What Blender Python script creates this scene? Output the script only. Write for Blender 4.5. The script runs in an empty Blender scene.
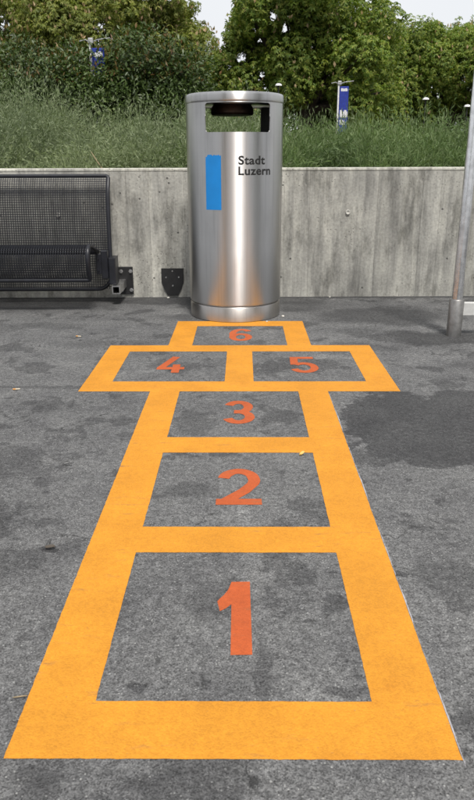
import bpy, bmesh, math, random
import numpy as np
from mathutils import Vector, Matrix
R = math.radians
random.seed(7)
rng = np.random.default_rng(11)
sc = bpy.context.scene
C = sc.collection

# ------------------------------------------------------------------ camera
cam_d = bpy.data.cameras.new('camera')
cam = bpy.data.objects.new('camera', cam_d)
C.objects.link(cam)
cam_d.sensor_fit = 'VERTICAL'
cam_d.sensor_height = 24.0
cam_d.lens = 21.0
cam_d.clip_start = 0.05
cam_d.clip_end = 2000
cam.matrix_world = Matrix.Translation((0, 0, .85)) @ Matrix.Rotation(R(90 - 19.05), 4, 'X') @ Matrix.Rotation(R(-.2), 4, 'Z')
cam_d.dof.use_dof = True
cam_d.dof.focus_distance = 2.4
cam_d.dof.aperture_fstop = 9
sc.camera = cam

# ------------------------------------------------------------------ sky + sun (bright overcast, soft high sun from behind right)
SUN_EL, SUN_AZ = 58, 166          # azimuth measured from +Y clockwise: the sun stands behind the camera
w = bpy.data.worlds.new('World')
sc.world = w
w.use_nodes = True
nt = w.node_tree
nt.nodes.clear()
out = nt.nodes.new('ShaderNodeOutputWorld')
bg = nt.nodes.new('ShaderNodeBackground')
sky = nt.nodes.new('ShaderNodeTexSky')
sky.sky_type = 'NISHITA'
sky.sun_disc = False
sky.sun_elevation = R(SUN_EL)
sky.sun_rotation = R(SUN_AZ)
mixn = nt.nodes.new('ShaderNodeMix')
mixn.data_type = 'RGBA'
mixn.inputs[0].default_value = .92
tc = nt.nodes.new('ShaderNodeTexCoord')
nz = nt.nodes.new('ShaderNodeTexNoise')
nz.inputs['Scale'].default_value = 1.6
nz.inputs['Detail'].default_value = 5
rp = nt.nodes.new('ShaderNodeValToRGB')
rp.color_ramp.elements[0].position = .3
rp.color_ramp.elements[0].color = (6.3, 6.45, 6.7, 1)
rp.color_ramp.elements[1].position = .7
rp.color_ramp.elements[1].color = (7.3, 7.35, 7.45, 1)
nt.links.new(tc.outputs['Generated'], nz.inputs['Vector'])
nt.links.new(nz.outputs[0], rp.inputs[0])
nt.links.new(sky.outputs[0], mixn.inputs[6])
nt.links.new(rp.outputs[0], mixn.inputs[7])
nt.links.new(mixn.outputs[2], bg.inputs[0])
bg.inputs[1].default_value = .1
nt.links.new(bg.outputs[0], out.inputs[0])

sun_d = bpy.data.lights.new('sun', 'SUN')
sun_d.energy = 2.9
sun_d.angle = R(12)
sun_d.color = (1, .955, .89)
sun = bpy.data.objects.new('sun', sun_d)
C.objects.link(sun)
sv = Vector((math.sin(R(SUN_AZ)) * math.cos(R(SUN_EL)), math.cos(R(SUN_AZ)) * math.cos(R(SUN_EL)), math.sin(R(SUN_EL))))
sun.rotation_euler = sv.to_track_quat('Z', 'Y').to_euler()
sun.location = sv * 30

vs = sc.view_settings
vs.view_transform = 'Standard'
vs.look = 'None'
vs.exposure = .4
vs.gamma = 1
vs.use_curve_mapping = False

# ------------------------------------------------------------------ node helpers
class NT:
    def __init__(s, name):
        s.m = bpy.data.materials.new(name)
        s.m.use_nodes = True
        s.t = s.m.node_tree
        s.t.nodes.clear()
        s.out = s.t.nodes.new('ShaderNodeOutputMaterial')
        s.p = s.t.nodes.new('ShaderNodeBsdfPrincipled')
        s.t.links.new(s.p.outputs[0], s.out.inputs[0])
        s._co = None
    def n(s, typ, **kw):
        nd = s.t.nodes.new('ShaderNode' + typ)
        for k, v in kw.items():
            setattr(nd, k, v)
        return nd
    def l(s, a, b):
        s.t.links.new(a, b)
    def put(s, sock, v):
        if hasattr(v, 'is_output'):
            s.l(v, sock)
        else:
            sock.default_value = v
    def co(s, kind='Object'):
        if s._co is None:
            s._co = s.n('TexCoord')
        return s._co.outputs[kind]
    def geo_pos(s):
        return s.n('NewGeometry').outputs['Position']
    def mapping(s, v, scale=(1, 1, 1), loc=(0, 0, 0), rot=(0, 0, 0)):
        m = s.n('Mapping')
        s.l(v, m.inputs[0])
        m.inputs['Location'].default_value = loc
        m.inputs['Rotation'].default_value = rot
        m.inputs['Scale'].default_value = scale
        return m.outputs[0]
    def noise(s, v, scale, detail=4, rough=.55, dist=0):
        n = s.n('TexNoise')
        s.l(v, n.inputs['Vector'])
        n.inputs['Scale'].default_value = scale
        n.inputs['Detail'].default_value = detail
        n.inputs['Roughness'].default_value = rough
        n.inputs['Distortion'].default_value = dist
        return n.outputs[0]
    def voro(s, v, scale, feature='F1', out='Distance', rnd=1):
        n = s.n('TexVoronoi', feature=feature)
        s.l(v, n.inputs['Vector'])
        n.inputs['Scale'].default_value = scale
        n.inputs['Randomness'].default_value = rnd
        return n.outputs[out]
    def mr(s, v, a, b, c=0., d=1., smooth=True):
        n = s.n('MapRange')
        if smooth:
            n.interpolation_type = 'SMOOTHSTEP'
        s.put(n.inputs[0], v)
        n.inputs[1].default_value = a
        n.inputs[2].default_value = b
        n.inputs[3].default_value = c
        n.inputs[4].default_value = d
        return n.outputs[0]
    def math(s, op, a, b=0.):
        n = s.n('Math', operation=op)
        s.put(n.inputs[0], a)
        s.put(n.inputs[1], b)
        return n.outputs[0]
    def mix(s, f, a, b, blend='MIX'):
        n = s.n('Mix', data_type='RGBA', blend_type=blend)
        s.put(n.inputs[0], f)
        for i, v in ((6, a), (7, b)):
            s.put(n.inputs[i], v if hasattr(v, 'is_output') else (*v, 1))
        return n.outputs[2]
    def ramp(s, v, pts):
        n = s.n('ValToRGB')
        s.l(v, n.inputs[0])
        e = n.color_ramp.elements
        while len(e) < len(pts):
            e.new(.5)
        for q, (p, c) in zip(e, pts):
            q.position = p
            q.color = (*c, 1)
        return n.outputs[0]
    def bump(s, h, strength=.3, dist=.002, nrm=None):
        b = s.n('Bump')
        b.inputs['Strength'].default_value = strength
        b.inputs['Distance'].default_value = dist
        s.l(h, b.inputs['Height'])
        if nrm is not None:
            s.l(nrm, b.inputs['Normal'])
        return b.outputs[0]
    def set(s, **kw):
        for k, v in kw.items():
            sock = s.p.inputs[k.replace('_', ' ')]
            if isinstance(v, tuple) and len(v) == 3:
                v = (*v, 1)
            s.put(sock, v)
        return s

# ------------------------------------------------------------------ object helpers
def link(name, me, mat=None, parent=None):
    o = bpy.data.objects.new(name, me)
    C.objects.link(o)
    if mat is not None and me is not None:
        me.materials.append(mat)
    if parent is not None:
        o.parent = parent
    return o
def tag(o, label, cat, group=None, kind=None):
    o['label'] = label
    o['category'] = cat
    if group:
        o['group'] = group
    if kind:
        o['kind'] = kind
    return o
def struct(o, label=None):
    o['kind'] = 'structure'
    if label:
        o['label'] = label
    return o
def empty(name, loc, rz=0):
    o = bpy.data.objects.new(name, None)
    C.objects.link(o)
    o.location = loc
    o.rotation_euler = (0, 0, rz)
    o.empty_display_size = .1
    return o
def bm_mesh(name, bm, smooth=None):
    me = bpy.data.meshes.new(name)
    bmesh.ops.recalc_face_normals(bm, faces=bm.faces)
    bm.to_mesh(me)
    bm.free()
    if smooth is not None:
        for p in me.polygons:
            p.use_smooth = True
        me.set_sharp_from_angle(angle=R(smooth))
    return me
def np_mesh(name, V, F):
    """V (n,3), F (m,k) all faces with the same number of corners"""
    V = np.asarray(V, np.float32)
    F = np.asarray(F, np.int32)
    me = bpy.data.meshes.new(name)
    m, k = F.shape
    me.vertices.add(len(V))
    me.vertices.foreach_set('co', V.ravel())
    me.loops.add(m * k)
    me.loops.foreach_set('vertex_index', F.ravel())
    me.polygons.add(m)
    me.polygons.foreach_set('loop_start', np.arange(0, m * k, k, dtype=np.int32))
    me.update(calc_edges=True)
    me.validate()
    return me
def add_box(bm, lo, hi, bevel=0, seg=2, mtx=None):
    r = bmesh.ops.create_cube(bm, size=1)
    vs_ = r['verts']
    lo, hi = Vector(lo), Vector(hi)
    for v in vs_:
        v.co = Vector([(lo[i] + hi[i]) / 2 + v.co[i] * (hi[i] - lo[i]) for i in range(3)])
    if bevel:
        ed = list({e for v in vs_ for e in v.link_edges})
        res = bmesh.ops.bevel(bm, geom=ed, offset=bevel, segments=seg, affect='EDGES', profile=.6)
        vs_ = list({v for f in res['faces'] for v in f.verts} | {v for v in vs_ if v.is_valid})
    if mtx is not None:
        for v in vs_:
            v.co = mtx @ v.co
    return vs_
def add_tube(bm, pts, r, seg=8, closed=False, caps=True):
    pts = [Vector(p) for p in pts]
    n = len(pts)
    rad = r if hasattr(r, '__len__') else [r] * n
    rings = []
    prev = None
    for i, p in enumerate(pts):
        if closed:
            t = pts[(i + 1) % n] - pts[i - 1]
        else:
            t = pts[min(i + 1, n - 1)] - pts[max(i - 1, 0)]
        t.normalize()
        if prev is None:
            a = Vector((0, 0, 1)) if abs(t.z) < .9 else Vector((1, 0, 0))
            u = t.cross(a).normalized()
        else:
            u = (prev - t * prev.dot(t)).normalized()
        prev = u
        v = t.cross(u)
        rings.append([bm.verts.new(p + (u * math.cos(2 * math.pi * (k + .5) / seg) + v * math.sin(2 * math.pi * (k + .5) / seg)) * rad[i]) for k in range(seg)])
    for i in range(n if closed else n - 1):
        a, b = rings[i], rings[(i + 1) % n]
        for k in range(seg):
            bm.faces.new((a[k], a[(k + 1) % seg], b[(k + 1) % seg], b[k]))
    if caps and not closed:
        bm.faces.new(rings[0][::-1])
        bm.faces.new(rings[-1])
def add_lathe(bm, prof, seg=96, cx=0, cy=0, close=False):
    rings = []
    for r, z in prof:
        if r < 1e-6:
            rings.append([bm.verts.new((cx, cy, z))])
        else:
            rings.append([bm.verts.new((cx + r * math.cos(2 * math.pi * k / seg), cy + r * math.sin(2 * math.pi * k / seg), z)) for k in range(seg)])
    for a, b in zip(rings, rings[1:]):
        for k in range(seg):
            k2 = (k + 1) % seg
            q = [a[k % len(a)], a[k2 % len(a)], b[k2 % len(b)], b[k % len(b)]]
            u = []
            for v in q:
                if v not in u:
                    u.append(v)
            if len(u) > 2:
                bm.faces.new(u)

# ------------------------------------------------------------------ materials
def mat_asphalt():
    s = NT('asphalt')
    P = s.geo_pos()
    big = s.noise(P, .9, 4, .5)
    med = s.noise(P, 6, 6, .6, .3)
    fine = s.noise(P, 60, 5, .7)
    def cells(scale):
        c = s.n('SeparateColor')
        s.l(s.voro(P, scale, out='Color'), c.inputs[0])
        return c.outputs
    g1, g2 = cells(210), cells(420)
    gd = s.voro(P, 210)
    col = s.ramp(s.math('ADD', s.math('MULTIPLY', big, .45), s.math('MULTIPLY', med, .55)),
                 [(.36, (.082, .082, .084)), (.48, (.113, .113, .114)), (.56, (.13, .13, .13)), (.66, (.16, .159, .157))])
    col = s.mix(1., col, s.ramp(fine, [(.3, (.58, .58, .58)), (.7, (1.38, 1.38, 1.38))]), 'MULTIPLY')
    col = s.mix(1., col, s.ramp(g2[0], [(.0, (.5, .5, .5)), (.5, (1., 1., 1.)), (1., (1.5, 1.5, 1.49))]), 'MULTIPLY')
    # pale stone chips worn clean in the binder
    chip = s.math('MULTIPLY', s.math('GREATER_THAN', g1[0], .9), s.mr(gd, .42, .3, 0, 1))
    col = s.mix(s.math('MULTIPLY', chip, s.mr(g1[1], 0, 1, .15, .75)), col, (.36, .36, .35))
    pit = s.math('MULTIPLY', s.math('LESS_THAN', g1[0], .1), s.mr(gd, .45, .3, 0, .75))
    col = s.mix(pit, col, (.03, .03, .03))
    # staining with a shape of its own, plus painted shadow patches: (x, y, rx, ry, edge softness, strength)
    def warp(src, scale, k, detail):
        dis = s.n('TexNoise')
        s.l(src, dis.inputs['Vector'])
        dis.inputs['Scale'].default_value = scale
        dis.inputs['Detail'].default_value = detail
        dis.inputs['Roughness'].default_value = .62
        sub = s.n('VectorMath', operation='SUBTRACT')
        s.l(dis.outputs[1], sub.inputs[0])
        sub.inputs[1].default_value = (.5, .5, .5)
        sl = s.n('VectorMath', operation='SCALE')
        s.l(sub.outputs[0], sl.inputs[0])
        sl.inputs['Scale'].default_value = k
        ad = s.n('VectorMath', operation='ADD')
        s.l(src, ad.inputs[0])
        s.l(sl.outputs[0], ad.inputs[1])
        return ad.outputs[0]
    wl = warp(warp(P, 4.5, .3, 3), 20, .11, 7)
    ws = warp(warp(P, 14, .07, 3), 60, .02, 5)
    stains_and_shade = [(.61, 2.19, .27, .32, .05, .86), (.86, 2.24, .22, .3, .05, .86), (-.72, 1.92, .17, .13, .3, .5), (-.53, 1.36, .1, .07, .3, .55),
              (-.432, 1.414, .03, .018, .3, .9), (.46, 1.29, .085, .07, .2, .5), (.359, 1.303, .016, .014, .15, .8),
              (.197, 1.203, .03, .036, .2, .75), (-.105, .77, .07, .03, .4, .55), (-.247, 2.92, .13, .1, .3, .4),
              (.381, 2.91, .1, .1, .2, .6), (-.143, 2.214, .08, .1, .3, .5), (-.128, 1.715, .07, .05, .3, .5),
              (.207, 1.562, .05, .045, .3, .55), (-.046, 1.215, .075, .07, .4, .5), (-.173, .958, .018, .016, .2, .75),
              (.98, 3.42, .28, .16, .25, .85), (.82, 3.94, .4, .26, .35, .75), (.181, .958, .036, .02, .3, .6), (.352, 2.018, .016, .026, .2, .7),  # first entry paints in a soft shadow beside the steel post
              (-.49, 4.36, .34, .13, .4, .85), (-1.3, 4.25, .7, .2, .5, .7), (.35, 4.36, .3, .13, .4, .7), (-1.1, 3.7, .3, .1, .4, .4), (-.62, 2.625, .42, .02, .3, .5), (.05, 1.0, .02, .08, .4, .5), (-.6, 3.3, .3, .08, .5, .35),  # starts with painted shade beside the bin, then shade plus dark ground under bench
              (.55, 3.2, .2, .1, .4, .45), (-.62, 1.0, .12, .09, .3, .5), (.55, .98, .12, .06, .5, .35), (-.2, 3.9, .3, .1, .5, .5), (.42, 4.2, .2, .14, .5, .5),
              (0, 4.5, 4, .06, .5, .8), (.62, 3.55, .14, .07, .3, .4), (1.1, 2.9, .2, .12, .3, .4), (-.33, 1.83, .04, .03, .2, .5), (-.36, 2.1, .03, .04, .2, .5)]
    mask = None
    for i, (x, y, rx, ry, soft, st) in enumerate(stains_and_shade):
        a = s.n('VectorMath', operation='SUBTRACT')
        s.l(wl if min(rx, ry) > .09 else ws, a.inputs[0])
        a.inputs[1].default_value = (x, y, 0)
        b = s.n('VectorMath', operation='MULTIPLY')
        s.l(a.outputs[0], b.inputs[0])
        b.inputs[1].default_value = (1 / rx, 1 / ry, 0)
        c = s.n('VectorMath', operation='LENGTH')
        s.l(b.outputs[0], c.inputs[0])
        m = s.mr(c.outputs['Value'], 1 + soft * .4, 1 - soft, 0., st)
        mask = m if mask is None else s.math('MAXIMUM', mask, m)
    # ragged old damp islands and oil blots scattered over the plaza
    isl = s.mr(s.noise(s.mapping(P, (1, 1, 1), (3.3, 1.7, 0)), 4.2, 9, .62, .2), .55, .60, 0, .6)
    blot = s.mr(s.noise(s.mapping(P, (1, 1, 1), (8.1, 2.2, 0)), 15, 4, .5), .66, .69, 0, .6)
    mask = s.math('MAXIMUM', mask, s.math('MAXIMUM', isl, blot))
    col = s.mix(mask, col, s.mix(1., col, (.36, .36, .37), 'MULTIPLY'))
    pale = s.mr(s.noise(s.mapping(P, (1, 1, 1), (1.3, 7.7, 0)), 5, 8, .65), .54, .68, 0, .5)
    col = s.mix(s.math('MULTIPLY', pale, s.math('SUBTRACT', 1., mask)), col, s.mix(1., col, (1.5, 1.5, 1.48), 'MULTIPLY'))
    edge = s.voro(wl, 1.15, 'DISTANCE_TO_EDGE')
    crack = s.math('MULTIPLY', s.mr(edge, .005, .0, 0, 1), s.mr(med, .5, .6, 0, .7))
    col = s.mix(crack, col, (.02, .02, .02))
    h = s.math('ADD', s.math('MULTIPLY', gd, -.8), s.math('MULTIPLY', fine, .8))
    h = s.math('SUBTRACT', h, s.math('MULTIPLY', crack, 1.5))
    s.set(Base_Color=col, Roughness=s.mr(mask, 0, 1, .88, .74), Normal=s.bump(h, .7, .003))
    s.p.inputs['Specular IOR Level'].default_value = .35
    return s.m
def mat_paint(name, base, worn):
    s = NT(name)
    P = s.geo_pos()
    med = s.noise(P, 6, 5, .6)
    fine = s.noise(P, 60, 4, .6)
    grit = s.voro(P, 330)
    col = s.mix(s.mr(med, .3, .7, 0, 1), tuple(c * .88 for c in base), tuple(min(1, c * 1.06) for c in base))
    dirt = s.mr(s.noise(s.mapping(P, (1, 1, 1), (5, 2, 0)), 4.5, 7, .7), .56, .74, 0, .3)
    col = s.mix(dirt, col, s.mix(1., col, (.72, .6, .55), 'MULTIPLY'))
    gr = s.n('SeparateColor')
    s.l(s.voro(P, 330, out='Color'), gr.inputs[0])
    col = s.mix(1., col, s.ramp(gr.outputs[0], [(0, (.9, .89, .88)), (.5, (1, 1, 1)), (1, (1.08, 1.08, 1.08))]), 'MULTIPLY')
    col = s.mix(1., col, s.ramp(fine, [(.3, (.93, .92, .91)), (.7, (1.05, 1.05, 1.05))]), 'MULTIPLY')
    pits = s.math('MULTIPLY', s.mr(s.noise(P, 130, 3, .6), .68, .74, 0, 1), s.mr(med, .4, .62, .15, worn))
    col = s.mix(pits, col, (.13, .11, .09))
    scuff = s.math('MULTIPLY', s.mr(s.noise(s.mapping(P, (3, 16, 1), (0, 0, 0), (0, 0, .35)), 3, 6, .72), .55, .7, 0, .65), s.mr(med, .45, .6, 0, 1))
    col = s.mix(scuff, col, (.2, .11, .05))
    h = s.math('ADD', s.math('MULTIPLY', grit, -.6), s.math('MULTIPLY', fine, .5))
    s.set(Base_Color=col, Roughness=.62, Normal=s.bump(h, .5, .0025))
    s.p.inputs['Specular IOR Level'].default_value = .3
    return s.m
def mat_concrete(name='concrete', tint=(1, 1, 1), light=1.):
    s = NT(name)
    P = s.geo_pos()
    oi = s.n('ObjectInfo').outputs['Random']
    big = s.noise(P, 2.2, 5, .6)
    streak = s.noise(s.mapping(P, (16, 16, 1.1)), 1, 5, .65, .3)
    fine = s.noise(P, 70, 4, .6)
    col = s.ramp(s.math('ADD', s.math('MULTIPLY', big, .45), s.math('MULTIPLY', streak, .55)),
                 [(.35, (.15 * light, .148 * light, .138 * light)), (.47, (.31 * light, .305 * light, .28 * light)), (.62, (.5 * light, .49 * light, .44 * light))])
    tn = s.n('CombineColor')
    tv = s.mr(oi, 0, 1, .86, 1.1, False)
    for i in range(3):
        s.l(tv, tn.inputs[i])
    col = s.mix(1., col, tn.outputs[0], 'MULTIPLY')
    col = s.mix(1., col, s.ramp(fine, [(.3, (.8, .8, .8)), (.7, (1.16, 1.16, 1.16))]), 'MULTIPLY')
    grime = s.mr(s.noise(s.mapping(P, (6, 6, 2.2), (1, 4, 2)), 1, 7, .72), .47, .66, 0, 1.)
    col = s.mix(grime, col, s.mix(1., col, (.5, .5, .49), 'MULTIPLY'))
    # bug holes
    bn = s.voro(P, 17)
    sel = s.n('SeparateColor')
    s.l(s.voro(P, 17, out='Color'), sel.inputs[0])
    hole = s.math('MULTIPLY', s.mr(bn, .14, .08, 0, 1), s.math('GREATER_THAN', sel.outputs[0], .74))
    bn2 = s.voro(P, 45)
    hole2 = s.math('MULTIPLY', s.mr(bn2, .2, .1, 0, 1), s.mr(big, .45, .6, 0, .8))
    hh = s.math('MAXIMUM', hole, hole2)
    col = s.mix(s.math('MULTIPLY', hh, .8), col, (.06, .058, .055))
    h = s.math('ADD', s.math('MULTIPLY', fine, .35), s.math('MULTIPLY', hh, -1.))
    h = s.math('ADD', h, s.math('MULTIPLY', streak, .6))
    s.set(Base_Color=s.mix(1., col, tint, 'MULTIPLY'), Roughness=.88, Normal=s.bump(h, .6, .004))
    return s.m
def mat_steel(name='brushed_steel', base=(.60, .595, .59), rough=.38, aniso=.96, axis='Z'):
    s = NT(name)
    P = s.co('Object')
    br = s.noise(s.mapping(P, (3, 3, 420)), 1, 3, .6)
    smudge = s.noise(s.mapping(P, (7, 7, 2.2)), 1, 6, .65)
    rain = s.noise(s.mapping(P, (60, 60, 1.5)), 1, 4, .6)
    tg = s.n('Tangent', direction_type='RADIAL', axis=axis)
    col = s.mix(s.mr(smudge, .4, .75, 0, .4), base, tuple(c * .8 for c in base))
    col = s.mix(s.mr(rain, .5, .72, 0, .5), col, tuple(c * .7 for c in base))
    col = s.mix(s.mr(br, .3, .7, 0, .12), col, tuple(c * .85 for c in base))
    ro = s.math('ADD', s.mr(smudge, .3, .7, rough - .04, rough + .07), s.mr(br, .3, .7, -.01, .015))
    s.set(Base_Color=col, Metallic=1., Roughness=ro, Tangent=tg.outputs[0], Normal=s.bump(br, .012, .0003))
    s.p.inputs['Anisotropic'].default_value = aniso
    s.p.inputs['Anisotropic Rotation'].default_value = .25
    return s.m
def mat_metal(name, base, rough=.35, metallic=1.):
    s = NT(name)
    P = s.co('Object')
    a = s.noise(P, 30, 5, .6)
    b = s.noise(s.mapping(P, (40, 40, 4)), 1, 4, .6)
    col = s.mix(s.mr(a, .35, .7), base, tuple(c * .72 for c in base))
    s.set(Base_Color=col, Metallic=metallic, Roughness=s.mr(b, .3, .7, rough - .06, rough + .12), Normal=s.bump(a, .08, .001))
    return s.m
def mat_plain(name, base, rough=.55, var=.2, scale=25):
    s = NT(name)
    a = s.noise(s.co('Object'), scale, 5, .6)
    col = s.mix(s.mr(a, .3, .7), tuple(c * (1 - var) for c in base), tuple(c * (1 + var) for c in base))
    s.set(Base_Color=col, Roughness=rough, Normal=s.bump(a, .1, .001))
    return s.m
def mat_leaf(name, cols, trans=.35, rough=.5, spec=.3):
    s = NT(name)
    isl = s.n('NewGeometry').outputs['Random Per Island']
    pts = [(i / max(1, len(cols) - 1), c) for i, c in enumerate(cols)]
    col = s.ramp(isl, pts)
    lo = s.noise(s.geo_pos(), 1.3, 3, .5)
    col = s.mix(1., col, s.ramp(lo, [(.3, (.78, .8, .8)), (.7, (1.2, 1.18, 1.05))]), 'MULTIPLY')
    s.set(Base_Color=col, Roughness=rough)
    s.p.inputs['Specular IOR Level'].default_value = spec
    tr = s.n('BsdfTranslucent')
    s.l(s.mix(1., col, (1.08, 1.22, .6), 'MULTIPLY'), tr.inputs[0])
    ms = s.n('MixShader')
    ms.inputs[0].default_value = trans
    s.l(s.p.outputs[0], ms.inputs[1])
    s.l(tr.outputs[0], ms.inputs[2])
    s.l(ms.outputs[0], s.out.inputs[0])
    return s.m
def mat_bark():
    s = NT('bark')
    P = s.geo_pos()
    a = s.noise(s.mapping(P, (14, 14, 3)), 1, 6, .65)
    s.set(Base_Color=s.ramp(a, [(.3, (.03, .024, .018)), (.7, (.12, .1, .08))]), Roughness=.9, Normal=s.bump(a, .7, .02))
    return s.m

M = dict(
    asphalt=mat_asphalt(),
    orange=mat_paint('orange_paint', (.60, .25, .019), .7),
    red=mat_paint('red_orange_paint', (.44, .088, .022), .9),
    concrete=mat_concrete(light=1.02),
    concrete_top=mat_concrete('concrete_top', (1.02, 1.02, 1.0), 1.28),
    steel=mat_steel(),
    steel_foot=mat_steel('brushed_steel_scuffed', (.46, .44, .42), .36, .7),
    galv=mat_metal('galvanised_steel', (.55, .55, .55), .38),
    pole=mat_metal('pole_steel', (.8, .8, .81), .24),
    sleeve=mat_metal('sleeve_steel', (.36, .35, .34), .45),
    black=mat_plain('black_coating', (.012, .013, .018), .38, .25),
    plate=mat_plain('black_plate_coating', (.014, .014, .015), .5, .3),
    dark=mat_plain('dark_plastic', (.012, .012, .012), .7),
    bronze=mat_metal('soiled_metal', (.09, .06, .045), .5),
    white=mat_plain('white_coating', (.75, .75, .74), .45, .06),
    rail=mat_plain('grey_white_coating', (.5, .5, .49), .5, .12),
    blue=mat_plain('blue_sticker_film', (.004, .205, .58), .45, .05, 12),
    ink=mat_plain('black_print', (.012, .012, .012), .6),
    navy=mat_plain('navy_banner', (.012, .03, .26), .5, .15),
    soil=mat_plain('soil', (.05, .042, .03), .95, .5, 9),
    lawn=mat_plain('lawn', (.05, .085, .022), .9, .4, 3),
    bark=mat_bark(),
    chestnut=mat_leaf('chestnut_leaf', [(0.0924, 0.155, 0.0266), (0.137, 0.21, 0.0366), (0.194, 0.245, 0.0433), (0.259, 0.291, 0.0582)]),
    chestnut2=mat_leaf('chestnut_leaf_olive', [(0.106, 0.148, 0.0293), (0.161, 0.195, 0.041), (0.213, 0.242, 0.0527), (0.284, 0.278, 0.0805)]),
    blossom=mat_leaf('blossom', [(0.36, 0.264, 0.144), (0.504, 0.396, 0.24), (0.432, 0.288, 0.18)], .2),
    laurel=mat_leaf('shrub_leaf', [(0.0312, 0.0534, 0.0128), (0.0468, 0.081, 0.0192), (0.0702, 0.112, 0.0288), (0.101, 0.138, 0.048)], .2, .42, .4),
    young=mat_leaf('young_leaf', [(.13, .12, .035), (.17, .09, .04), (.13, .15, .04)], .3, .4, .4),
    lav=mat_leaf('lavender_leaf', [(0.139, 0.182, 0.0972), (0.193, 0.235, 0.143), (0.254, 0.294, 0.194), (0.158, 0.206, 0.104)], .25, .6, .2),
    grass=mat_leaf('grass_blade', [(0.0968, 0.158, 0.0527), (0.14, 0.208, 0.088), (0.204, 0.263, 0.134), (0.123, 0.18, 0.0646)], .3, .55, .25),
    dry=mat_plain('dry_stalk', (.33, .26, .16), .8, .3, 40),
    butt=mat_plain('cigarette_paper', (.5, .44, .34), .8, .2, 60),
    filt=mat_plain('cigarette_filter', (.6, .3, .09), .8, .2, 60),
    yellow=mat_plain('yellow_leaf', (.62, .42, .12), .7, .25, 60),
    grit=mat_plain('grit', (.5, .48, .44), .8, .3, 60),
    chalk=mat_plain('chalk', (.34, .33, .35), .85, .25, 60),
    ring=mat_plain('pale_mortar', (.55, .54, .5), .8, .15, 60),
)

# ------------------------------------------------------------------ setting
bm = bmesh.new()
bmesh.ops.create_grid(bm, x_segments=20, y_segments=20, size=400)
struct(link('plaza', bm_mesh('plaza', bm), M['asphalt']), 'grey worn asphalt of the plaza with dark staining and painted shade')
WY, WT, WH = 4.512, .2, .782
V = []
xs_ = np.concatenate([[-400, -60, -20], np.linspace(-9, 9, 37), [20, 60, 400]])
ys_ = np.concatenate([[WY + WT - .015], np.linspace(4.9, 26, 43), [60, 400]])
for j, y in enumerate(ys_):
    for i, x in enumerate(xs_):
        b = .02 * math.sin(x * 1.7 + y) + .02 * math.sin(y * 2.3 - x * .6)
        V.append((x, y, .70 + (b if 0 < j < len(ys_) - 2 else 0)))
nx = len(xs_)
F = [(j * nx + i, j * nx + i + 1, (j + 1) * nx + i + 1, (j + 1) * nx + i) for j in range(len(ys_) - 1) for i in range(nx - 1)]
lawn = link('terrain', np_mesh('terrain', V, F), M['soil'])
struct(lawn, 'dark soil of the raised bed behind the wall')

# board-marked retaining wall
wall = empty('retaining_wall', (0, WY, 0))
tag(wall, 'low board-marked grey concrete retaining wall with pale top edge', 'wall')
bm = bmesh.new()
add_box(bm, (-30, .012, -.02), (30, WT, WH - .004))
link('core', bm_mesh('core', bm), M['concrete'], wall)
bm = bmesh.new()
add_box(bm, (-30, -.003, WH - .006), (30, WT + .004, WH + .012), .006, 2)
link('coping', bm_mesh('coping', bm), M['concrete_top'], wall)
cuts = [-.682, -.543, -.323, .02, .299, .456, .878, 1.155, 1.268]
x = cuts[0]
while x > -3.4:
    x -= random.uniform(.15, .42)
    cuts.insert(0, x)
x = cuts[-1]
while x < 3.4:
    x += random.uniform(.15, .42)
    cuts.append(x)
for a, b in zip(cuts, cuts[1:]):
    d = random.uniform(-.0012, .0012)
    bm = bmesh.new()
    add_box(bm, (a + .0003, d, -.01), (b - .0003, .02, WH - .007), .0009, 1)
    link('panel', bm_mesh('panel', bm), M['concrete'], wall)
for (hx, hz) in ((.696, .531), (-1.114, .519), (-2.3, .525), (2.2, .53)):
    bm = bmesh.new()
    add_lathe(bm, [(0, .0015), (.008, .0015), (.009, .006), (.0135, .0065), (.0145, .001), (.0145, -.004)], 20)
    for v in bm.verts:
        v.co = Vector((hx + v.co.x, -.004 - v.co.z, hz + v.co.y))
    link('tie_hole', bm_mesh('tie_hole', bm, 40), M['ring'], wall)

# ------------------------------------------------------------------ hopscotch
HX, HP = -.0164, R(.533)
hop = empty('hopscotch', (HX, 0, 0), -HP)
tag(hop, 'orange painted hopscotch grid numbered one to six on the asphalt', 'hopscotch')
a_, b_, c_, d_, e_ = .3434, .2287, .6219, .5113, .0583
Y = [.8142, .9324, 1.3951, 1.5126, 1.9679, 2.0931, 2.5621, 2.6896, 3.1525, 3.2657, 3.672, 3.7927]
rects = [(-a_, Y[0], a_, Y[11])]
wide = (-c_, Y[6], c_, Y[9])
holes = [(-b_, Y[1], b_, Y[2]), (-b_, Y[3], b_, Y[4]), (-b_, Y[5], b_, Y[6]), (-d_, Y[7], -e_, Y[8]), (e_, Y[7], d_, Y[8]), (-b_, Y[9], b_, Y[10])]
gx = sorted({-a_, a_, -b_, b_, -c_, c_, -d_, d_, -e_, e_})
gy = sorted(set(Y))
ins = lambda r, x, y: r[0] < x < r[2] and r[1] < y < r[3]
bm = bmesh.new()
vd = {}
def gv(i, j):
    if (i, j) not in vd:
        vd[(i, j)] = bm.verts.new((gx[i], gy[j], .0007))
    return vd[(i, j)]
for i in range(len(gx) - 1):
    for j in range(len(gy) - 1):
        mx, my = (gx[i] + gx[i + 1]) / 2, (gy[j] + gy[j + 1]) / 2
        if (ins(rects[0], mx, my) or ins(wide, mx, my)) and not any(ins(h, mx, my) for h in holes):
            bm.faces.new((gv(i, j), gv(i + 1, j), gv(i + 1, j + 1), gv(i, j + 1)))
bmesh.ops.dissolve_limit(bm, angle_limit=.01, verts=bm.verts, edges=bm.edges)
be = [e for e in bm.edges if e.is_boundary]
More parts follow.
